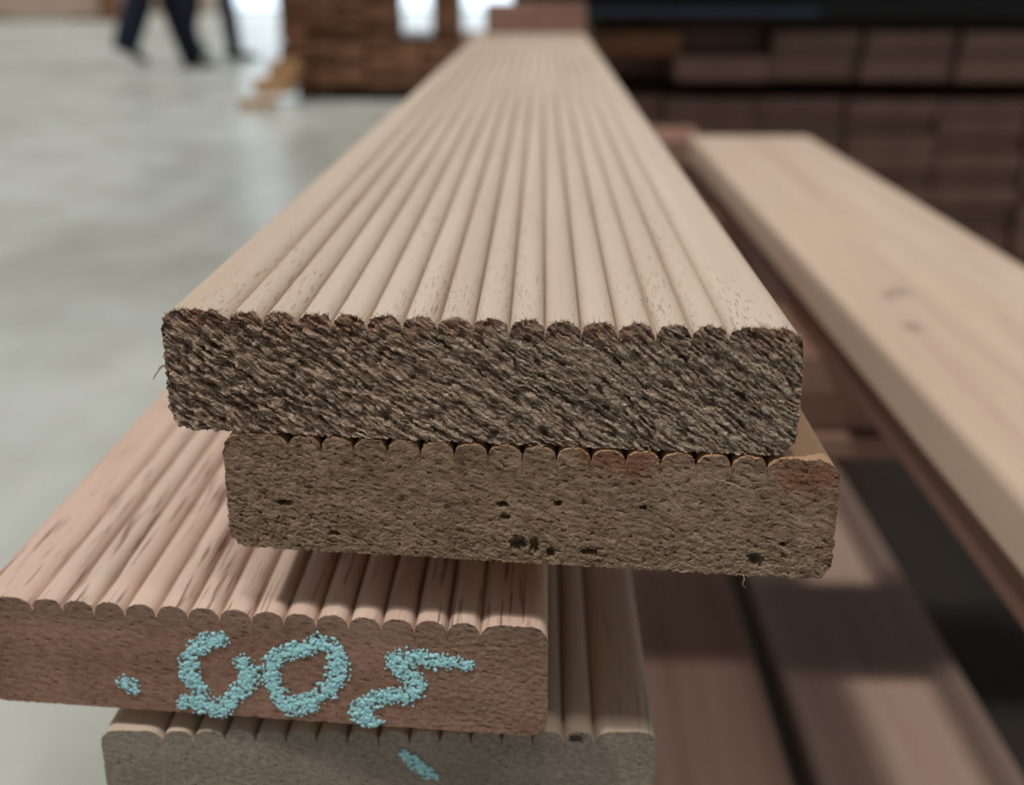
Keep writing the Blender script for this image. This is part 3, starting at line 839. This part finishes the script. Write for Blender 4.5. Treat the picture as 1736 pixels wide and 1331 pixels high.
def person(label, hip, kneeF, ankF, kneeB, ankB, side_front, heading, trousers, headF=0.0, headB=0.0, pitchB=0.5, leg=1.0):
    """walking figure in world axes; F = leading leg, B = trailing leg; walks along heading"""
    f = Vector((math.cos(heading), math.sin(heading), 0)); s = Vector((-math.sin(heading), math.cos(heading), 0)) * side_front
    P = Vector(hip)
    root = empty('person', (P.x, P.y, 0)); tag(root, label, 'person', 'people walking past')
    V, E, Rr, K = [], [], [], []

    def v(p, r, k_, prev=None):
        V.append(Vector(p) - Vector((P.x, P.y, 0))); Rr.append(r); K.append(k_)
        if prev is not None: E.append((prev, len(V) - 1))
        return len(V) - 1
    up = Vector((0, 0, 1))
    pel = v(P, (.135, .11), 0)
    for sg, kn, an in ((1, kneeF, ankF), (-1, kneeB, ankB)):
        h = v(P + s * .085 * sg - up * .06, (.098 * leg, .098 * leg), 0, pel)
        t_ = v((P + s * .085 * sg - up * .06).lerp(Vector(kn), .5), (.088 * leg, .088 * leg), 0, h)
        k1 = v(kn, (.072 * leg, .072 * leg), 0, t_)
        m1 = v(Vector(kn).lerp(Vector(an), .5), (.074 * leg, .074 * leg), 0, k1)
        a1 = v(an, (.068 * leg, .066 * leg), 0, m1)
        v(Vector(an) + (Vector(an) - Vector(kn)).normalized() * .06 + f * .01, (.066 * leg, .062 * leg), 0, a1)
    wst = v(P + up * .14, (.135, .10), 1, pel)
    ch = v(P + up * .33 + f * .01, (.155, .115), 1, wst)
    ub = v(P + up * .47, (.13, .09), 1, ch)
    nk = v(P + up * .57 + f * .015, (.056, .056), 2, ub)
    hd = v(P + up * .66 + f * .03, (.078, .088), 2, nk)
    h2 = v(P + up * .74 + f * .028, (.080, .096), 2, hd)
    v(P + up * .81 + f * .018, (.055, .065), 2, h2)
    v(P + up * .70 + f * .125, (.014, .014), 2, hd)                      # nose
    for sg in (1, -1):
        v(P + up * .70 + s * .082 * sg + f * .015, (.012, .018), 2, hd)     # ears
    for sg in (1, -1):
        sw = -sg * .16                                                   # arms swing against the legs
        sh = v(P + up * .46 + s * .19 * sg, (.062, .062), 1, ub)
        el = v(P + up * .19 + s * .23 * sg + f * sw * .5, (.046, .046), 1, sh)
        wr = v(P - up * .03 + s * .22 * sg + f * (sw + .08), (.030, .030), 1, el)
        pl = v(P - up * .10 + s * .215 * sg + f * (sw + .10), (.036, .022), 2, wr)
        for q, (df, ln) in enumerate(((.030, .075), (.010, .085), (-.010, .080), (-.028, .062))):
            b = v(P - up * .145 + s * .213 * sg + f * (sw + .11 + df), (.0095, .0095), 2, pl)
            c = v(P - up * (.145 + ln * .55) + s * .205 * sg + f * (sw + .115 + df), (.0088, .0088), 2, b)
            v(P - up * (.145 + ln) + s * .192 * sg + f * (sw + .11 + df), (.0075, .0075), 2, c)
        b = v(P - up * .105 + s * .205 * sg + f * (sw + .148), (.011, .011), 2, pl)
        v(P - up * .150 + s * .198 * sg + f * (sw + .165), (.0088, .0088), 2, b)
    me = bpy.data.meshes.new('body'); me.from_pydata([tuple(a) for a in V], E, []); me.update()
    tmp = bpy.data.objects.new('tmp', me); C.objects.link(tmp)
    tmp.modifiers.new('skin', 'SKIN')
    me.skin_vertices or None
    if not me.skin_vertices:
        bm = bmesh.new(); bm.from_mesh(me); bm.verts.layers.skin.verify(); bm.to_mesh(me); bm.free()
    for i, sv in enumerate(me.skin_vertices[0].data):
        sv.radius = Rr[i]; sv.use_root = (i == 0)
    ss = tmp.modifiers.new('sub', 'SUBSURF'); ss.levels = 2; ss.render_levels = 2
    dg = bpy.context.evaluated_depsgraph_get(); dg.update()
    out = bpy.data.meshes.new_from_object(tmp.evaluated_get(dg))
    bpy.data.objects.remove(tmp)
    out.materials.clear()
    for mt in (trousers, M['shirt'], M['skin']): out.materials.append(mt)
    A = np.array([[*a] for a in V]); seg = [(a, b) for a, b in E]
    a0 = A[[x[0] for x in seg]]; b0 = A[[x[1] for x in seg]]
    rr = np.array([max(Rr[x[1]]) for x in seg])
    kk = np.array([K[x[1]] for x in seg])
    for pgn in out.polygons:
        pgn.use_smooth = True
        c = np.array(pgn.center)
        d = b0 - a0; t = np.clip(((c - a0) * d).sum(1) / ((d * d).sum(1) + 1e-9), 0, 1)
        dist = np.linalg.norm(a0 + d * t[:, None] - c, axis=1) - rr * .7
        pgn.material_index = int(kk[np.argmin(dist)])
    o = bpy.data.objects.new('body', out); C.objects.link(o); o.parent = root
    # hair cap over the back and crown of the head
    bm = bmesh.new(); bmesh.ops.create_uvsphere(bm, u_segments=20, v_segments=12, radius=1)
    bmesh.ops.delete(bm, geom=[q for q in bm.verts if q.co.z < -.15 and q.co.x > -.2 or q.co.z < .25 and q.co.x > .55 or q.co.z < -.6], context='VERTS')
    bmesh.ops.scale(bm, vec=(.106, .092, .112), verts=bm.verts)
    hm = bpy.data.meshes.new('hair'); bm.to_mesh(hm); bm.free()
    ho = link_mesh('hair', hm, M['hair'], root, (f.x * .018, f.y * .018, P.z + .745)); ho.rotation_euler = (0, 0, heading)
    sol = ho.modifiers.new('t', 'SOLIDIFY'); sol.thickness = .008
    for an, hd_, pt in ((ankF, headF, 0.0), (ankB, headB, pitchB)):
        a = Vector(an) - Vector((P.x, P.y, 0))
        sh_ = shoe(root, (a.x, a.y, 0.0), heading + hd_, 0)
        if pt:
            sh_.rotation_euler = (0, pt, heading + hd_)
            sh_.location = (a.x - .01, a.y, .075 * math.sin(pt) + .2 * math.sin(pt))
    return root


person('person in dark navy trousers walking right, legs in mid stride', (-2.64, 8.40, .90), (-2.555, 8.46, .49), (-2.455, 8.52, .09),
       (-2.695, 8.28, .49), (-2.805, 8.20, .17), 1, -.15, M['navy'], -.15, -.25, .45, 1.38)
person('person in black trousers walking right, just beyond the person in navy', (-2.50, 9.36, .90), (-2.40, 9.33, .48), (-2.36, 9.33, .09),
       (-2.66, 9.40, .49), (-2.74, 9.42, .15), -1, -.10, M['charcoal'], -.05, 0, .4, .95)

# ------------------------------------------------------------------ sawdust crumbs left in the grooves of the topmost board
r = np.random.default_rng(90)
V, F, cnt = [], [], 0
inner = W_B / 2 - SH
for _ in range(500):
    g = r.integers(0, NRIB + 1)
    y = .002 + .16 * r.random() ** 1.4
    sd_ = r.choice([-1, 1]) * (.0007 + abs(r.normal()) * .0007)
    x = -inner + g * PITCH + sd_
    zz = T_B - top_profile(np.array([x]), .0037)[0]
    rad = r.uniform(.00006, .00017)
    sv = ICO_V * rad * (1 + r.normal(size=(len(ICO_V), 1)) * .25) * np.array([1, r.uniform(.8, 2.2), 1])
    V.append(sv + np.array([x, y + math.tan(math.radians(-5.3)) * x, zz + rad * .4])); F.append(ICO_F + cnt * len(ICO_V)); cnt += 1
o = link_mesh('sawdust', pydata('sawdust', np.concatenate(V), np.concatenate(F).tolist(), True), M['fibre'], B1)
tag(o, 'fine sawdust caught along the grooves', kind='stuff')
